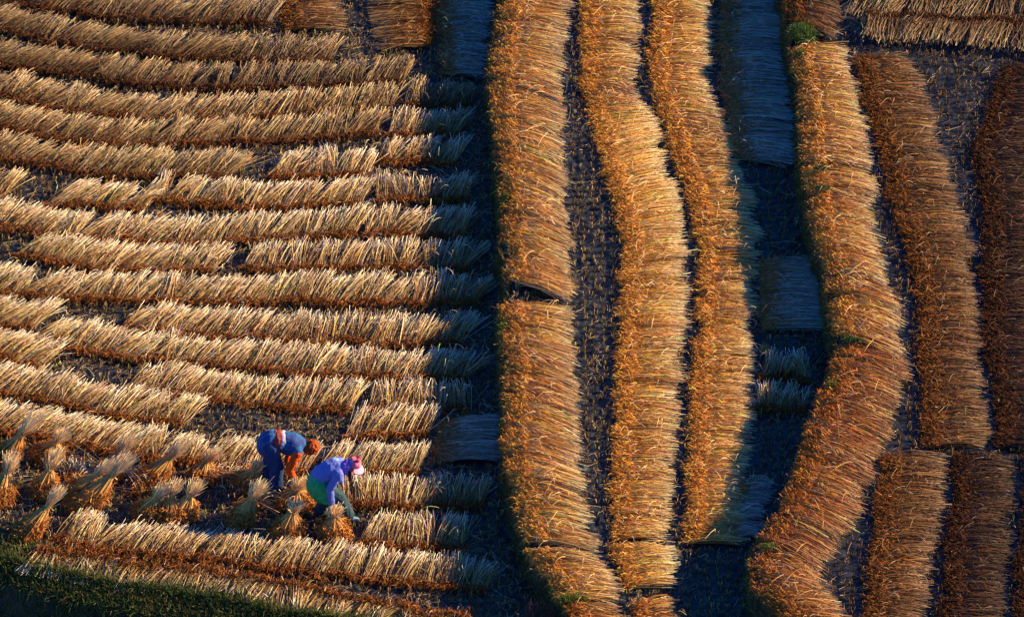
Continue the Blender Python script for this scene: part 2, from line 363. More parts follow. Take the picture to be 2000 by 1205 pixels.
bed([(1262, -60, 1376, -60), (1282, 20, 1392, 20), (1270, 120, 1388, 118), (1276, 180, 1394, 190), (1300, 250, 1430, 262), (1322, 320, 1448, 320), (1345, 390, 1470, 388), (1364, 460, 1484, 455),
     (1368, 530, 1482, 528), (1360, 620, 1474, 620), (1354, 720, 1474, 720), (1350, 820, 1472, 822), (1348, 900, 1462, 900), (1345, 960, 1450, 962), (1340, 1060, 1452, 1055)],
    'long orange straw bed next to the shaded strip of the middle terrace', Z2)
bed([(1392, -60, 1528, -60), (1412, 20, 1530, 20), (1402, 90, 1535, 90), (1408, 160, 1540, 160), (1418, 230, 1548, 235), (1440, 310, 1556, 316)],
    'upper straw bed of the middle terrace lying half in blue shadow', Z2, 'shade_grey')
bed([(1484, 508, 1606, 508), (1486, 560, 1612, 560), (1484, 640, 1622, 640)], 'flat straw bed wholly in shadow halfway down the middle terrace', Z2, 'shade_grey')
row([(1486, 734), (1535, 736), (1582, 738)], 'upper of two small upright straw blocks in the shaded strip', slant=6, hgt=48, z=Z2, group='small straw blocks in the shaded strip')
row([(1480, 800), (1530, 802), (1572, 803)], 'lower of two small upright straw blocks in the shaded strip', slant=6, hgt=52, z=Z2, group='small straw blocks in the shaded strip')
bed([(1440, 940, 1518, 936), (1425, 990, 1500, 990), (1418, 1050, 1478, 1046)], 'small flat straw bed in shadow where the upper terrace bulges', Z2, 'shade_grey')
bed([(1236, 1180, 1335, 1176), (1245, 1230, 1345, 1226), (1250, 1290, 1350, 1290)], 'orange straw bed cut by the bottom edge beside the black shadow', Z2, 'amber')
# upper terrace
GU = 'beds of flat straw on the upper terrace'
bed([(1530, -60, 1620, -60), (1540, 0, 1642, 14), (1546, 40, 1636, 78)], 'short straw bed above the green bush on the upper terrace edge', Z3, 'rust', GU, hang=.12)
bed([(1556, 92, 1652, 88), (1572, 180, 1682, 190), (1576, 260, 1698, 280), (1578, 330, 1702, 350), (1596, 420, 1712, 440), (1614, 500, 1732, 535), (1628, 580, 1762, 622), (1640, 650, 1772, 700)],
    'bright straw bed hanging over the upper terrace edge below the green bush', Z3, 'orange', GU, hang=.14)
bed([(1644, 672, 1774, 702), (1626, 738, 1762, 782), (1600, 790, 1744, 840), (1578, 852, 1706, 905), (1556, 925, 1684, 975), (1536, 985, 1660, 1042), (1500, 1036, 1618, 1092)],
    'rust straw bed curving along the bulge of the upper terrace edge', Z3, 'amber', GU, hang=.14)
bed([(1497, 1042, 1612, 1098), (1472, 1092, 1596, 1138), (1478, 1145, 1622, 1165), (1530, 1192, 1655, 1200), (1570, 1260, 1690, 1262)],
    'lowest straw bed on the upper terrace edge beside the black hollow', Z3, 'amber', GU, hang=.14)
bed([(1674, 112, 1786, 112), (1692, 200, 1818, 200), (1718, 290, 1846, 286), (1738, 380, 1868, 380), (1756, 450, 1888, 446), (1786, 540, 1908, 538), (1796, 620, 1908, 620), (1798, 720, 1920, 720), (1802, 800, 1932, 800), (1800, 872, 1938, 872)],
    'long rust straw bed second in from the upper terrace edge', Z3, 'rust', GU)
bed([(1722, 888, 1848, 890), (1718, 960, 1848, 960), (1706, 1040, 1836, 1038), (1698, 1110, 1826, 1108), (1690, 1200, 1812, 1200), (1688, 1280, 1810, 1280)],
    'rust straw bed with painted shading in the lower part of the upper terrace', Z3, 'rust', GU)
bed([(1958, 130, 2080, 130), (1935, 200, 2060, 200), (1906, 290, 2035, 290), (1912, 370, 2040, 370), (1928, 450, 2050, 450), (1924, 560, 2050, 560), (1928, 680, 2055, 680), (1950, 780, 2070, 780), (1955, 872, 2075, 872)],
    'brown straw bed with painted shading along the right edge of the picture', Z3, 'brown', GU)
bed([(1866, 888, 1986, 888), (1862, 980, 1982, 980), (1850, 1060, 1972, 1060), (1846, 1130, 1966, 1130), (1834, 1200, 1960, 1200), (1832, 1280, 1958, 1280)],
    'brown straw bed with painted shading in the bottom right corner', Z3, 'brown', GU)
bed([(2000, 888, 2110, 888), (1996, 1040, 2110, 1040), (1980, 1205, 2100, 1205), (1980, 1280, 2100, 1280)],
    'sliver of brown straw bed with painted shading at the bottom right edge of the picture', Z3, 'brown', GU)
row([(1655, 22), (1760, 24), (1900, 30), (2120, 42)], 'upper of the two straw rows in the top right corner', slant=24, z=Z3, pal='dim', group='straw rows in the top right corner', flip=True, rise=(.14, .06), hgt=50)
row([(1680, 70), (1760, 74), (1900, 82), (2120, 98)], 'lower of the two straw rows in the top right corner with pale cut ends downwards', slant=16, z=Z3, pal='dim', group='straw rows in the top right corner', flip=True, rise=(.14, .16), hgt=46)

# ------------------------------------------------------------------ tied sheaves standing on the lower terrace
def sheaf(px, py, hpx, lean, label, spread=1.0, tie=.62, dens=240, fan=1.0, pal='pale'):
    """px,py: foot in photo pixels, hpx: height in photo pixels"""
    c = at(px, py, 0)
    Ht = hpx/(124*.80); root = empty('straw_sheaf', tuple(float(v) for v in c)); tag(root, label, 'sheaf', 'tied straw sheaves near the workers')
    n = dens; a = rng.uniform(0, 6.283, n); q = np.sqrt(rng.random(n)); sq = rng.uniform(.75, 1.25, 3); wob = rng.normal(0, .06, 2)
    rb = .21*spread; rt = .085*fan
    foot = np.stack([np.cos(a)*q*rb*sq[0]+wob[0], np.sin(a)*q*rb*.9*sq[1]+wob[1], .02+rng.random(n)*.08], -1)+rng.normal(0, .022, (n, 3))*np.array([1, 1, .3])
    ax = np.array([lean*1.3, .38, .86])*Ht; tz = tie+rng.normal(0, .01, n)
    knot = ax[None]*tz[:, None]+np.stack([np.cos(a)*q*.038, np.sin(a)*q*.038, 0*a], -1)+rng.normal(0, .010, (n, 3))
    top = knot+((ax+np.array([.16, 0, 0]))[None]*(1-tie)*rng.uniform(.45, 1.15, n)[:, None]+np.stack([np.cos(a)*q*rt, np.sin(a)*q*rt, 0*a], -1))+rng.normal(0, .03, (n, 3))
    m1 = foot*.5+knot*.5+np.stack([np.cos(a)*q*.045*spread, np.sin(a)*q*.045*spread, 0*a+.02], -1)
    P = np.stack([foot, m1, knot, top*.5+knot*.5, top], 1)+c
    ct, cm, cn, ch = [np.array(v) for v in PAL[pal]]
    base = np.stack([cn*.5+cm*.5, cm, cm, cm*.7+ct*.3, ct*.75+cm*.25], 0)*np.array([1.5, 1.2, .95])
    tone = np.exp(rng.normal(0, .35, n))[:, None, None]
    TB = Tubes(); TB.add(P, np.full((n, 5), .0046)*rng.uniform(.6, 1.3, n)[:, None]*np.array([1, 1, 1, .9, .8]), np.clip(base[None]*tone, .01, .85)); mark(P[:, :2])
    st = TB.build('stalks', M_STRAW, root)
    m = n*6; ch = np.array([.42, .155, .026]); ii = rng.integers(0, n, m); f = rng.random(m)**1.7*.55
    p0 = np.where(f[:, None] < .5, foot[ii]*(1-2*f)[:, None]+m1[ii]*(2*f)[:, None], m1[ii]*(2-2*f)[:, None]+knot[ii]*(2*f-1)[:, None]); out = np.stack([np.cos(a[ii]), np.sin(a[ii]), 0*f], -1)
    p0 = p0*1.02
    le = rng.uniform(.04, .11, m)[:, None]
    p1 = p0+out*le*.5+rng.normal(0, .02, (m, 3)); p2 = p1+rng.normal(0, .03, (m, 3)); p2[:, 2] -= .03; p2[:, 2] = np.maximum(p2[:, 2], .0)
    HB = Tubes(); hc = np.clip(ch[None, None]*np.exp(rng.normal(0, .38, m))[:, None, None], .005, .8)*np.ones((1, 3, 1))
    HB.add(np.stack([p0, p1, p2], 1)+c, rng.uniform(.004, .0075, m)[:, None]*np.array([.7, 1.1, .45])[None], hc)
    HB.build('grain_heads', M_HEAD, root)
    # straw tie: a twisted ring round the waist
    kb = Tubes(); g = np.linspace(0, 6.6, 18)
    for j in range(5):
        rr = .045+.006*rng.random(); ring = np.stack([np.cos(g+j)*rr, np.sin(g+j)*rr, (j-2)*.008+.004*np.sin(g*3+j)], -1)+ax*tie
        kb.add((ring+c)[None], np.full((1, 18), .006), np.broadcast_to(np.array([.60, .44, .12]), (1, 18, 3)))
    e = np.array([[0, 0, 0], [.05, -.03, .02], [.10, -.05, -.03]])+ax*tie+c
    kb.add(e[None], np.full((1, 3), .006), np.broadcast_to(np.array([.60, .44, .12]), (1, 3, 3)))
    kb.build('straw_tie', M_STRAW, root)
SJ = random.Random(5)
for a in [
    (2, 915, 85, .25, 'tied sheaf half cut off by the left edge, upper one'),
    (88, 905, 62, .30, 'tied sheaf just below the long row, second from the left edge'),
    (0, 985, 78, .20, 'tied sheaf half cut off by the left edge, lower one'),
    (208, 938, 72, .34, 'tied sheaf leaning right above the pair of sheaves'),
    (305, 950, 75, .28, 'tied sheaf standing alone left of the striped vest worker\'s shadow'),
    (84, 985, 82, .20, 'tied sheaf with widely fanned top above the leftmost lone sheaf'),
    (145, 985, 78, .38, 'left sheaf of the leaning pair in the lower left'),
    (172, 1002, 86, .32, 'right sheaf of the leaning pair in the lower left'),
    (64, 1052, 88, .26, 'lone tied sheaf standing just above the grassy bank at lower left'),
    (282, 1018, 62, .22, 'left one of the three sheaves bunched at the row end'),
    (320, 1022, 68, .22, 'middle one of the three sheaves bunched at the row end'),
    (358, 1026, 72, .18, 'right one of the three sheaves bunched at the row end'),
    (396, 942, 56, .30, 'low sheaf lying between the lone sheaf and the striped vest worker'),
    (470, 1035, 84, .22, 'tied sheaf in front of the striped vest worker'),
    (570, 1052, 58, .05, 'low spread sheaf in front of the two workers'),
    (652, 1054, 52, .02, 'round sheaf beneath the pink-capped worker\'s hand'),
    (576, 990, 44, .10, 'sheaf held by the worker in the striped vest'),
    (488, 965, 46, .30, 'untidy low sheaf behind the feet of the striped vest worker'),
]:
    wide = 1.25 if a[0] in (570, 652, 576) else 1.0
    if wide == 1.0: a = (a[0]+SJ.uniform(-4, 4), a[1]-9+SJ.uniform(-4, 4), a[2]*SJ.uniform(.78, .98), a[3]*SJ.uniform(.5, 1.9), a[4])
    sheaf(*a, spread=wide, fan=(1.35 if a[0] in (84, 64, 172) else 1.0), tie=(.76 if a[0] in (570, 652) else .62))

# ------------------------------------------------------------------ stubble and litter
def inside(x, y, terr):
    e1, e2 = xe1(y), xe2(y)
    if terr == 1: return (x < e1-.12) & (x > -11) & (y > yb(x)+.06) & (y < 12.5)
    if terr == 2: return (x > e1+.05) & (x < e2-.12)
    return (x > e2+.05) & (x < 12)
for terr, z, nm, lab in ((1, Z1, 'stubble', 'short cut stubble and straw litter on the lower terrace mud'), (2, Z2, 'stubble', 'short stubble in the bare strips of the middle terrace'), (3, Z3, 'stubble', 'dark stubble in the bare strips of the upper terrace')):
    gx, gy = np.meshgrid(np.arange(-11, 12, .15), np.arange(-10.5, 12, .17)); gx = gx.ravel()+rng.normal(0, .025, gx.size); gy = gy.ravel()+rng.normal(0, .02, gy.size)
    k = inside(gx, gy, terr) & ~covered(gx, gy); gx, gy = gx[k], gy[k]
    rep = 8; X = np.repeat(gx, rep); Y = np.repeat(gy, rep); n = len(X)
    b = np.stack([X+rng.normal(0, .018, n), Y+rng.normal(0, .018, n), z+0*X-.02], -1)
    tp = b+np.stack([rng.normal(.01, .022, n), rng.normal(0, .022, n), rng.uniform(.06, .13, n)], -1)
    P = np.stack([b, b*.5+tp*.5+rng.normal(0, .004, (n, 3)), tp], 1)
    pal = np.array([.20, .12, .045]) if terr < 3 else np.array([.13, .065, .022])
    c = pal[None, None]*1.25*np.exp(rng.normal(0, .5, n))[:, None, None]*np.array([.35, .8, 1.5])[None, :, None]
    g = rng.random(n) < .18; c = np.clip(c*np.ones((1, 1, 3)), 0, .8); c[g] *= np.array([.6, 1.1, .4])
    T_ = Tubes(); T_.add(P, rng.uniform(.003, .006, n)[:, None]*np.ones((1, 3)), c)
    # litter
    m = {1: 36000, 2: 9000, 3: 9000}[terr]
    x = rng.uniform(-11, 12, m*2); y = rng.uniform(-10.5, 12, m*2); k = inside(x, y, terr) & ~covered(x, y); x, y = x[k], y[k]; m = len(x)
    an = rng.uniform(0, 6.283, m); ll = rng.uniform(.04, .17, m)*(1+.8*(rng.random(m) < .12)); cv = rng.normal(0, .25, m)
    q = np.array([-1, -.3, .4, 1.])
    px_ = x[:, None]+np.cos(an)[:, None]*q*ll[:, None]-np.sin(an)[:, None]*cv[:, None]*ll[:, None]*(q*q)
    py_ = y[:, None]+np.sin(an)[:, None]*q*ll[:, None]+np.cos(an)[:, None]*cv[:, None]*ll[:, None]*(q*q)
    pz = z+clod(px_, py_)+.012+rng.random((m, 1))*.02*(q*q)
    c = np.clip(np.array([.30, .19, .085])[None, None]*np.exp(rng.normal(-.1, .65, m))[:, None, None]*np.ones((1, 4, 1)), 0, .8)
    T_.add(np.stack([px_, py_, pz], -1), rng.uniform(.0022, .0045, m)[:, None]*np.ones((1, 4)), c)
    o = T_.build(nm, M_STRAW); tag(o, lab, 'stubble', kind='stuff')

# ------------------------------------------------------------------ grass
def blades(TB, x, y, z, ln, c, lean=(0, 0), spread=.45, rad=.004):
    n = len(x); a = rng.uniform(0, 6.283, n); s = np.abs(rng.normal(0, spread, n))
    d = np.stack([np.cos(a)*s+lean[0], np.sin(a)*s+lean[1], np.ones(n)], -1); d /= np.linalg.norm(d, axis=1, keepdims=True)
    b = np.stack([x, y, z], -1); L = ln[:, None]
    m = b+d*L*.55; t = m+d*L*.45+np.stack([np.cos(a)*s*.3, np.sin(a)*s*.3, -s*.4], -1)*L
    TB.add(np.stack([b, m, t], 1), np.array([1, .85, .2])[None]*rad*rng.uniform(.6, 1.4, n)[:, None], np.clip(np.broadcast_to(c, (n, 3))[:, None, :]*np.array([.7, 1, 1.2])[None, :, None], 0, .8))
G1, G2, GB = np.array([.032, .060, .010]), np.array([.12, .125, .02]), np.array([.12, .078, .024])
# bank vegetation
TB = Tubes(); n = 110000
x = rng.uniform(-11, 4, n); f = rng.random(n)**1.3; dens = vnoise(x*1.3, f*4, 21); k = dens+rng.random(n)*.5 > .45; x, f = x[k], f[k]; n = len(x)
y = yb(x)+.06*rng.random(n)-f*1.29; z = bankz(f)
mixg = vnoise(x*2.2, f*6, 22)[:, None]; c = (G1*(1-mixg)+G2*mixg)*np.exp(rng.normal(0, .4, n))[:, None]
br = (rng.random(n) < .22+.25*f); c[br] = GB*np.exp(rng.normal(0, .4, br.sum()))[:, None]
blades(TB, x, y, z, rng.uniform(.06, .19, n), c, lean=(0, -.1), spread=.6, rad=.005)
# grass creeping onto the field edge
n = 20000; x = rng.uniform(-11, 3.4, n); y = yb(x)-.06+rng.random(n)**2.2*(.16+.5*np.clip((-3.5-x)/5, 0, 1)+.3*vnoise(x*1.1, x*0, 31)); z = 0*x-.01
mixg = vnoise(x*2.2, y*3, 23)[:, None]; c = (G1*(1-mixg)+G2*mixg)*np.exp(rng.normal(0, .35, n))[:, None]; br = rng.random(n) < .15; c[br] = GB*1.5
blades(TB, x, y, z, rng.uniform(.07, .22, n), c, spread=.5, rad=.0048)
o = TB.build('bank_grass', M_GREEN); tag(o, 'dark green grass and weeds covering the bank below the lowest straw row', 'grass', kind='stuff')
# dry fringe on the terrace banks
TB = Tubes()
for xe, zt, zb in ((xe1, Z2, Z1), (xe2, Z3, Z2)):
    n = 17000; y = rng.uniform(-10, 12, n); f = rng.random(n)**.8; x = xe(y)-.03-.07*f; z = zt-.02-f*(zt-zb)
    c = GB*1.3*np.exp(rng.normal(0, .4, n))[:, None]; g = vnoise(y*1.5, y*0, 41)+rng.random(n)*.5 > .95; c[g] = G2*np.exp(rng.normal(0, .3, g.sum()))[:, None]
    blades(TB, x, y, z, rng.uniform(.05, .14, n), c, lean=(-.5, 0), spread=.5, rad=.004)
o = TB.build('terrace_edge_grass', M_GREEN); tag(o, 'dry brown and green grass clinging to the terrace banks', 'grass', kind='stuff')

def tuft(px, py, z, w, h, label, col=G2*1.1, nblade=700, name='grass_tuft', rad=.004, group='green tufts on the terrace edges', lean=(0, 0), spread=.5, oval=1.0):
    c0 = at(px, py, z); r = empty(name, tuple(float(v) for v in c0)); tag(r, label, 'grass tuft', group)
    a = rng.uniform(0, 6.283, nblade); q = np.sqrt(rng.random(nblade))
    x = c0[0]+np.cos(a)*q*w; y = c0[1]+np.sin(a)*q*w*oval; c = col*np.exp(rng.normal(0, .4, nblade))[:, None]
    T_ = Tubes(); blades(T_, x, y, z+.02+(1-q)*h*.3, rng.uniform(.5, 1, nblade)*h, c, lean, spread, rad); T_.build('blades', M_GREEN, r)
tuft(1568, 72, Z3, .21, .17, 'round green bush on the upper terrace edge near the top', col=np.array([.075, .12, .02]), nblade=2600, oval=1.1, spread=.8)
tuft(1566, 112, Z3, .07, .12, 'small green tuft just below the round green bush', nblade=250)
tuft(990, 392, Z2, .09, .10, 'bright green tuft on the middle terrace edge, upper one', col=np.array([.05, .085, .015]), nblade=260)
tuft(1044, 578, Z2, .14, .07, 'thin green tuft where the two orange straw beds meet', col=np.array([.05, .07, .015]), nblade=110, oval=.3)
tuft(990, 650, Z2-.1, .10, .16, 'yellow green weeds on the middle terrace edge beside the row ends', nblade=420, lean=(-.3, 0), oval=3)
tuft(988, 850, Z2-.15, .08, .16, 'dark weeds hanging off the middle terrace edge below the crossing', nblade=420, lean=(-.4, 0), oval=4, col=G1*1.5)
tuft(1604, 332, Z3+.1, .12, .08, 'dark green streak in the bright upper terrace straw, upper one', nblade=200, oval=.35, col=G1*1.6)
tuft(1606, 372, Z3+.1, .12, .08, 'dark green streak in the bright upper terrace straw, lower one', nblade=200, oval=.35, col=G1*1.6)
tuft(1664, 668, Z3+.1, .16, .08, 'green streak where the two upper terrace edge beds meet', nblade=300, oval=.35, col=G1*1.6)
tuft(1628, 758, Z3, .12, .10, 'green tuft on the outer bend of the upper terrace edge', nblade=300, oval=.5)
tuft(1502, 1072, Z3+.05, .16, .08, 'green tuft at the lowest bulge of the upper terrace edge', nblade=380, oval=.5)
tuft(1120, 1176, Z2+.03, .22, .12, 'green weeds at the bottom corner of the middle terrace', nblade=700, oval=.5)
tuft(1495, 690, Z2+.02, .08, .14, 'pale weeds at the edge of the shaded strip by the small straw blocks', nblade=220, col=np.array([.2, .22, .06]))
tuft(1050, 1235, Z1, .30, .55, 'reddish wild grasses growing beside the bottom of the middle terrace', nblade=220, col=np.array([.16, .05, .03]), rad=.0035, spread=.3, lean=(.1, 0), group='wild grasses at the bottom edge')
tuft(190, 1205, -.9, .5, .75, 'tall dry stalks standing out of the grassy bank at lower left', nblade=26, col=np.array([.18, .08, .03]), rad=.004, spread=.25, group='wild grasses at the bottom edge')

# ------------------------------------------------------------------ people
def rcone(bm, p0, r0, p1, r1, seg=14):
    p0 = Vector(p0); p1 = Vector(p1)
    for p, r in ((p0, r0), (p1, r1)):
        bmesh.ops.create_icosphere(bm, subdivisions=2, radius=r, matrix=Matrix.Translation(p))
    d = p1-p0
    if d.length > 1e-5:
        mt = Matrix.Translation((p0+p1)/2) @ d.to_track_quat('Z', 'Y').to_matrix().to_4x4()
        bmesh.ops.create_cone(bm, cap_ends=True, segments=seg, radius1=r0, radius2=r1, depth=d.length, matrix=mt)
def chain(bm, pts):
    for a, b in zip(pts[:-1], pts[1:]): rcone(bm, a[:3], a[3], b[:3], b[3])
def ball(bm, p, s, rot=None, sub=3):
    mt = Matrix.Translation(Vector(p)) @ (rot or Matrix.Identity(4)) @ Matrix.Diagonal((*s, 1))
    bmesh.ops.create_icosphere(bm, subdivisions=sub, radius=1, matrix=mt)
def solid(name, bm, m, parent, voxel=.01, smooth=4, wr=0, wsc=12, stretch=(1, 1, 1), cut=None):
    me = bpy.data.meshes.new(name); bm.to_mesh(me); bm.free()
    o = bpy.data.objects.new(name, me); C.objects.link(o)
    if voxel:
        md = o.modifiers.new('r', 'REMESH'); md.mode = 'VOXEL'; md.voxel_size = voxel
        if smooth: sm = o.modifiers.new('s', 'SMOOTH'); sm.iterations = smooth; sm.factor = .5
    dg = bpy.context.evaluated_depsgraph_get(); dg.update(); m2 = bpy.data.meshes.new_from_object(o.evaluated_get(dg))
    o.modifiers.clear(); o.data = m2; m2.name = name; bpy.data.meshes.remove(me)
    if wr:
        ns = [v.normal.copy() for v in m2.vertices]
        for v, nn in zip(m2.vertices, ns):
            q = Vector((v.co.x*stretch[0], v.co.y*stretch[1], v.co.z*stretch[2]))*wsc
            v.co += nn*wr*(noise.noise(q)+.5*noise.noise(q*2.3))
    m2.polygons.foreach_set('use_smooth', [True]*len(m2.polygons))
    m2.materials.clear(); m2.materials.append(m); o.parent = parent
    return o
def hand(bm, wr, d, up, side, s=1.0, curl=.7):
    """palm from wrist along d; fingers curl towards -up; thumb leaves on `side`"""
    wr, d, up = Vector(wr), Vector(d).normalized(), Vector(up).normalized(); lat = d.cross(up).normalized()*side
    for k in range(4):
        o = (k-1.5)*.019*s
        a = wr+lat*o*.6; b = wr+d*.085*s+lat*o
        rcone(bm, a, .016*s, b, .012*s, 8)
        L = (.066, .078, .073, .056)[k]*s; dd = d; p = b
        for j in range(3):
            dd = (dd-up*curl*(.5+.35*j)+lat*(k-1.5)*.04).normalized(); q = p+dd*L*(.45, .32, .25)[j]
            rcone(bm, p, .0092*s-.001*j, q, .0085*s-.001*j, 8); p = q
    t0 = wr+d*.03*s-lat*.022*s; t1 = t0+(d*.5-lat*.75-up*.2).normalized()*.045*s; t2 = t1+(d*.85-lat*.1-up*.6).normalized()*.035*s
    rcone(bm, t0, .014*s, t1, .011*s, 8); rcone(bm, t1, .011*s, t2, .009*s, 8)
def head(bm, c, fd, up, s=1.0):
    """fd: where the face looks, up: crown direction"""
    c, fd, up = Vector(c), Vector(fd).normalized(), Vector(up).normalized(); lat = fd.cross(up).normalized(); up = lat.cross(fd).normalized()
    rot = Matrix((lat, fd, up)).transposed().to_4x4()
    P = lambda x, y, z: c+lat*x*s+fd*y*s+up*z*s
    ball(bm, P(0, -.012, .03), (.076*s, .094*s, .088*s), rot)
    ball(bm, P(0, .022, -.03), (.060*s, .068*s, .078*s), rot)
    rcone(bm, P(0, .05, -.085), .022*s, P(0, .062, -.075), .018*s)            # chin
    rcone(bm, P(0, .088, .018), .009*s, P(0, .106, -.020), .013*s)            # nose
    rcone(bm, P(-.032, .078, .032), .012*s, P(.032, .078, .032), .012*s)      # brow
    for sx in (-1, 1):
        ball(bm, P(.040*sx, .060, -.02), (.022*s, .022*s, .022*s), rot, 2)    # cheek
        ball(bm, P(.078*sx, -.008, 0), (.012*s, .022*s, .032*s), rot, 2)      # ear
    rcone(bm, P(-.022, .083, -.048), .008*s, P(.022, .083, -.048), .008*s)    # mouth
    return P, rot
M_SKIN = mat('skin', (.34, .16, .10), .55, nz=(30, (.28, .12, .075), .1))
M_EYE = mat('eye', (.03, .02, .015), .3)
def cloth(name, c, c2=None, sc=18, rough=.85, bump=.25): return mat(name, c, rough, nz=(sc, c2 or tuple(v*.8 for v in c), bump), spec=.2)
def striped(name, axis=0, sc=24):
    m = mat(name, (.02, .10, .22), .8, spec=.2); N = m.node_tree.nodes; L = m.node_tree.links; b = N['Principled BSDF']
    tc = N.new('ShaderNodeTexCoord'); mp = N.new('ShaderNodeMapping'); mp.inputs['Rotation'].default_value = (0, R(-18), 0)
    L.new(tc.outputs['Object'], mp.inputs[0]); br = N.new('ShaderNodeTexBrick'); br.offset = .5
    br.inputs['Color1'].default_value = (.010, .13, .24, 1); br.inputs['Color2'].default_value = (.055, .03, .17, 1); br.inputs['Mortar'].default_value = (.012, .06, .19, 1)
    br.inputs['Scale'].default_value = sc; br.inputs['Mortar Size'].default_value = .12; br.inputs['Brick Width'].default_value = 1.5; br.inputs['Row Height'].default_value = .8
    sx = N.new('ShaderNodeSeparateXYZ'); cb = N.new('ShaderNodeCombineXYZ'); L.new(mp.outputs[0], sx.inputs[0])
    L.new(sx.outputs[0], cb.inputs[0]); L.new(sx.outputs[1], cb.inputs[1]); L.new(cb.outputs[0], br.inputs['Vector'])
    L.new(br.outputs['Color'], b.inputs['Base Color']); return m

def eyes(P, parent, s=1.0):
    for sx in (-1, 1):
        bm = bmesh.new(); ball(bm, P(.03*sx, .080, .010), (.011*s,)*3, None, 2); solid('eye', bm, M_EYE, parent, voxel=0)

# --- worker in the striped vest, folded forward at the hips
def worker_vest():
    r = empty('person', tuple(float(v) for v in at(539, 950, 0)), 0)
    tag(r, 'worker in striped blue vest and orange sleeves, curly orange hair, bending over the straw', 'person', 'farm workers bending over the straw')
    hip = (-.08, 0, .88); neck = (.44, 0, .76); hc = (.535, 0, .725)
    bm = bmesh.new()
    chain(bm, [(*hip, .13), (.05, 0, .90, .12), (.22, 0, .86, .135), (.36, 0, .80, .115), (*neck, .055), (.49, 0, .745, .052)])
    for s in (-1, 1): rcone(bm, (.34, 0, .80), .09, (.35, .165*s, .78), .065)
    chain(bm, [(.35, -.17, .78, .058), (.22, -.22, .50, .044), (.30, -.20, .33, .028)])
    chain(bm, [(.35, .17, .78, .058), (.22, .20, .53, .044), (.17, .08, .38, .028)])
    for s, kx, ax_ in ((-1, .03, .0), (1, -.05, -.09)):
        chain(bm, [(hip[0], .09*s, .86, .105), (kx, .11*s, .48, .065), (ax_, .11*s, .09, .042)])
        chain(bm, [(ax_-.03, .11*s, .05, .04), (ax_+.14, .12*s, .035, .03)])
    hand(bm, (.30, -.20, .33), (.45, -.05, -.9), (-.8, 0, -.45), 1, 1.05)
    hand(bm, (.17, .08, .38), (.0, -.15, -1), (-1, 0, 0), -1, 1.05)
    P, rot = head(bm, hc, (.25, -.1, -1), (1, -.05, .1))
    body = solid('body', bm, M_SKIN, r, voxel=.0065, smooth=3)
    eyes(P, r)
    bm = bmesh.new()   # vest
    chain(bm, [(.06, 0, .905, .152), (.15, 0, .885, .158), (.26, 0, .865, .165), (.36, 0, .82, .14), (.405, 0, .79, .10)])
    for s in (-1, 1): rcone(bm, (.33, 0, .82), .12, (.345, .15*s, .80), .088)
    chain(bm, [(.10, 0, .80, .10), (.20, 0, .73, .11), (.27, 0, .70, .09)])
    solid('vest', bm, striped('striped_cloth'), r, .011, 4, .010, 9, (1, 1.6, 1))
    MO = cloth('orange_cloth', (.66, .075, .008))
    for s, el, wr in ((-1, (.22, -.22, .50), (.29, -.203, .355)), (1, (.22, .20, .53), (.18, .10, .41))):
        bm = bmesh.new(); chain(bm, [(.35, .17*s, .775, .078), ((.35+el[0])/2, .20*s, .64, .072), (*el, .062), (*wr, .044)])
        solid('sleeve', bm, MO, r, .010, 3, .012, 13)
    bm = bmesh.new()   # wide dark trousers with the long wrap round the hips
    chain(bm, [(.0, 0, .90, .150), (-.08, 0, .885, .165), (-.10, 0, .80, .15)])
    for s, kx, ax_ in ((-1, .035, .01), (1, -.055, -.10)):
        chain(bm, [(-.07, .085*s, .84, .135), (kx-.02, .11*s, .50, .112), (ax_, .11*s, .13, .108)])
    solid('trousers', bm, cloth('navy_cloth', (.012, .025, .09), (.02, .05, .14)), r, .012, 4, .020, 7, (1.4, 1.4, .5))
    bm = bmesh.new()   # striped hip wrap lying over the seat
    chain(bm, [(.01, 0, .915, .150), (-.06, 0, .905, .170), (-.105, 0, .86, .172), (-.13, 0, .76, .16)])
    solid('hip_wrap', bm, striped('striped_wrap', sc=19), r, .012, 4, .012, 8)
    bm = bmesh.new()   # sash
    chain(bm, [(.035, 0, .905, .168), (.075, 0, .90, .166)]); chain(bm, [(.055, -.13, .80, .05), (.03, -.17, .66, .035), (.02, -.175, .58, .022)])
    sash = solid('sash', bm, cloth('rust_cloth', (.30, .055, .035)), r, .009, 2, .010, 16, (2.5, 1, 1))
    bm = bmesh.new(); chain(bm, [(.108, 0, .897, .163), (.122, 0, .895, .162)]); solid('shirt_hem', bm, cloth('pale_cloth', (.55, .50, .55)), r, .009, 1)
    bm = bmesh.new(); rnd = random.Random(3)   # curly hair
    ball(bm, P(0, -.03, .035), (.112, .112, .118), rot)
    for i in range(230):
        v = Vector((rnd.gauss(0, 1), rnd.gauss(0, 1), rnd.gauss(0, 1))).normalized()
        if v.y > .55 and v.z < .3: continue
        ball(bm, P(v.x*.115, -.03+v.y*.115, .035+v.z*.120), (rnd.uniform(.012, .021),)*3, None, 1)
    solid('hair', bm, cloth('orange_hair', (.52, .10, .014), (.16, .022, .005), 55, bump=.8), r, .0055, 1, .006, 60)
    bm = bmesh.new(); chain(bm, [(.43, 0, .785, .078), (.465, 0, .77, .068)]); solid('collar', bm, cloth('green_dark', (.01, .06, .04)), r, .009, 2)
    for s, ax_ in ((-1, 0), (1, -.09)):
        bm = bmesh.new(); chain(bm, [(ax_-.04, .11*s, .055, .052), (ax_+.05, .115*s, .05, .05), (ax_+.16, .12*s, .035, .036)]); solid('shoe', bm, cloth('black_shoe', (.012, .012, .016)), r, .009, 2)
worker_vest()

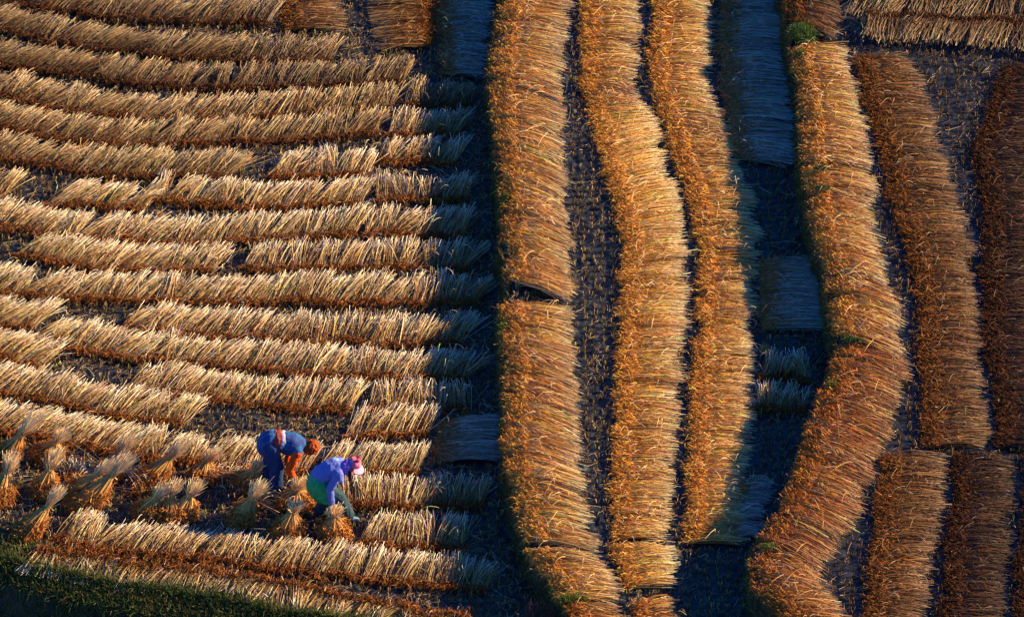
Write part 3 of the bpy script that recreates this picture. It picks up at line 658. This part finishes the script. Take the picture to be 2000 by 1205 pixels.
def worker_cap():
    r = empty('person', tuple(float(v) for v in at(650, 1012, 0)), 0)
    tag(r, 'worker in a blue jacket, green wrap and pink cap stooping with one foot forward', 'person', 'farm workers bending over the straw')
    bm = bmesh.new()
    chain(bm, [(-.21, 0, .72, .13), (-.12, 0, .86, .125), (.0, 0, .95, .13), (.10, 0, .985, .12), (.19, 0, .985, .06), (.255, 0, 1.0, .052)])
    for s in (-1, 1): rcone(bm, (.09, 0, .98), .09, (.115, .165*s, .97), .062)
    chain(bm, [(.115, -.17, .97, .056), (-.03, -.20, .72, .043), (.0, -.20, .41, .028)])
    chain(bm, [(.115, .17, .97, .056), (.10, .20, .74, .043), (.16, .05, .585, .028)])
    chain(bm, [(-.20, -.09, .71, .11), (.11, -.07, .50, .068), (.24, -.06, .09, .042)])
    chain(bm, [(-.20, .09, .71, .11), (-.07, .07, .39, .066), (-.21, .05, .11, .042)])
    chain(bm, [(.22, -.06, .05, .038), (.37, -.07, .035, .028)]); chain(bm, [(-.24, .05, .07, .038), (-.10, .05, .035, .028)])
    hand(bm, (.0, -.20, .41), (.15, 0, -1), (-1, .1, -.1), 1, 1.0, .8)
    hand(bm, (.16, .05, .585), (.1, -.55, -.8), (.9, .2, .1), 1, 1.0, .35)
    hc = (.335, 0, 1.03)
    P, rot = head(bm, hc, (.75, -.25, -.62), (.62, -.1, .75))
    solid('body', bm, M_SKIN, r, voxel=.0065, smooth=3); eyes(P, r)
    MB_ = cloth('blue_cloth', (.11, .155, .42), (.16, .165, .47))
    bm = bmesh.new()
    chain(bm, [(-.20, 0, .79, .155), (-.12, 0, .88, .160), (.0, 0, .955, .163), (.09, 0, .975, .148), (.16, 0, .985, .10)])
    for s in (-1, 1): rcone(bm, (.07, 0, .97), .12, (.10, .15*s, .965), .085)
    chain(bm, [(-.12, 0, .78, .13), (.0, 0, .84, .12)])
    solid('jacket', bm, MB_, r, .011, 4, .013, 9, (1.3, 1, 1.3))
    bm = bmesh.new(); ball(bm, (.035, .03, 1.045), (.105, .10, .082), Matrix.Rotation(R(-14), 4, 'Y')); solid('back_panel', bm, cloth('light_blue_cloth', (.24, .45, .75)), r, .010, 2, .004, 14)
    bm = bmesh.new(); chain(bm, [(.11, -.17, .965, .078), (.03, -.195, .84, .068), (-.03, -.20, .72, .062), (-.012, -.20, .56, .054), (-.002, -.20, .44, .048)]); solid('sleeve', bm, MB_, r, .010, 3, .011, 14)
    bm = bmesh.new(); chain(bm, [(.11, .17, .965, .078), (.10, .20, .75, .062), (.14, .10, .63, .046)]); solid('sleeve', bm, MB_, r, .010, 3, .011, 14)
    bm = bmesh.new()   # green wrap over the seat and thighs
    chain(bm, [(-.19, 0, .77, .165), (-.24, 0, .66, .168), (-.20, 0, .52, .15), (-.16, 0, .44, .135)])
    chain(bm, [(-.20, -.08, .72, .14), (-.07, -.09, .62, .115), (-.03, -.09, .57, .10)]); chain(bm, [(-.20, .08, .72, .14), (-.06, .09, .56, .11)])
    chain(bm, [(-.16, -.07, .50, .12), (-.07, -.10, .43, .085)])
    solid('green_wrap', bm, cloth('green_cloth', (.02, .28, .08), (.05, .38, .12)), r, .012, 5, .016, 7, (1, 1, 2))
    MT = cloth('slate_cloth', (.022, .045, .056), (.032, .065, .078))
    bm = bmesh.new(); chain(bm, [(-.15, -.085, .68, .11), (.09, -.07, .50, .100), (.17, -.065, .32, .100), (.235, -.06, .13, .108)]); chain(bm, [(-.15, .085, .68, .11), (-.06, .07, .40, .098), (-.19, .05, .14, .095)])
    solid('trousers', bm, MT, r, .011, 3, .014, 8, (1.5, 1.5, .6))
    MSH = cloth('pale_shoe', (.20, .33, .40))
    bm = bmesh.new(); chain(bm, [(.20, -.06, .05, .046), (.30, -.065, .045, .045), (.385, -.07, .033, .034)]); solid('shoe', bm, MSH, r, .009, 2)
    bm = bmesh.new(); chain(bm, [(-.25, .05, .065, .046), (-.17, .05, .05, .045), (-.08, .05, .033, .034)]); solid('shoe', bm, cloth('dark_shoe', (.02, .03, .05)), r, .009, 2)
    bm = bmesh.new(); chain(bm, [(.16, -.02, .995, .088), (.215, -.02, 1.02, .098), (.255, -.01, 1.05, .092)]); chain(bm, [(.22, -.07, .96, .045), (.245, -.085, .90, .025)])
    solid('scarf', bm, cloth('purple_cloth', (.30, .14, .52)), r, .009, 2, .010, 14)
    bm = bmesh.new(); ball(bm, P(0, -.010, .045), (.092, .108, .088), rot); ball(bm, P(0, -.06, .0), (.09, .07, .06), rot)
    cap = solid('cap', bm, cloth('red_cloth', (.72, .07, .14), (.84, .24, .34), 26), r, .008, 3, .005, 20)
    # curved visor
    bm = bmesh.new(); rows = []
    for i in range(9):
        u = i/8; ring = []
        for j in range(17):
            a = (j/16-.5)*2.5; rr = .085+.105*u*math.cos(a*.62)
            ring.append((math.sin(a)*rr*.98, math.cos(a)*rr, .035-.018*u-.05*(1-math.cos(a))*.8))
        rows.append(ring)
    vt = [[bm.verts.new(P(*q)) for q in ring] for ring in rows]; vb = [[bm.verts.new(P(q[0], q[1], q[2]-.005)) for q in ring] for ring in rows]
    for i in range(8):
        for j in range(16):
            bm.faces.new((vt[i][j], vt[i][j+1], vt[i+1][j+1], vt[i+1][j])); bm.faces.new((vb[i][j], vb[i+1][j], vb[i+1][j+1], vb[i][j+1]))
    for j in range(16): bm.faces.new((vt[8][j], vt[8][j+1], vb[8][j+1], vb[8][j])); bm.faces.new((vt[0][j], vb[0][j], vb[0][j+1], vt[0][j+1]))
    for i in range(8): bm.faces.new((vt[i][0], vt[i+1][0], vb[i+1][0], vb[i][0])); bm.faces.new((vt[i][16], vb[i][16], vb[i+1][16], vt[i+1][16]))
    bmesh.ops.recalc_face_normals(bm, faces=bm.faces)
    v = solid('visor', bm, cloth('pink_cloth', (.86, .33, .43)), cap, voxel=0)
    bm = bmesh.new()
    ball(bm, P(0, -.02, .13), (.022, .022, .02)); ball(bm, P(.035, -.01, .14), (.036, .022, .018), Matrix.Rotation(.4, 4, 'Y')); ball(bm, P(-.035, -.03, .14), (.036, .024, .018), Matrix.Rotation(-.5, 4, 'Y'))
    solid('bow', bm, cloth('crimson_cloth', (.65, .03, .07)), cap, .007, 2)
    bm = bmesh.new(); q = [(.265, -.085, .97, .022), (.275, -.10, .92, .02), (.28, -.105, .86, .019), (.275, -.105, .80, .016), (.27, -.10, .76, .008)]; chain(bm, q)
    for i in range(7): ball(bm, (.27+.008*(-1)**i, -.10, .95-.026*i), (.02, .018, .018), None, 2)
    solid('hair', bm, cloth('dark_hair', (.035, .012, .008)), r, .006, 1)
worker_cap()
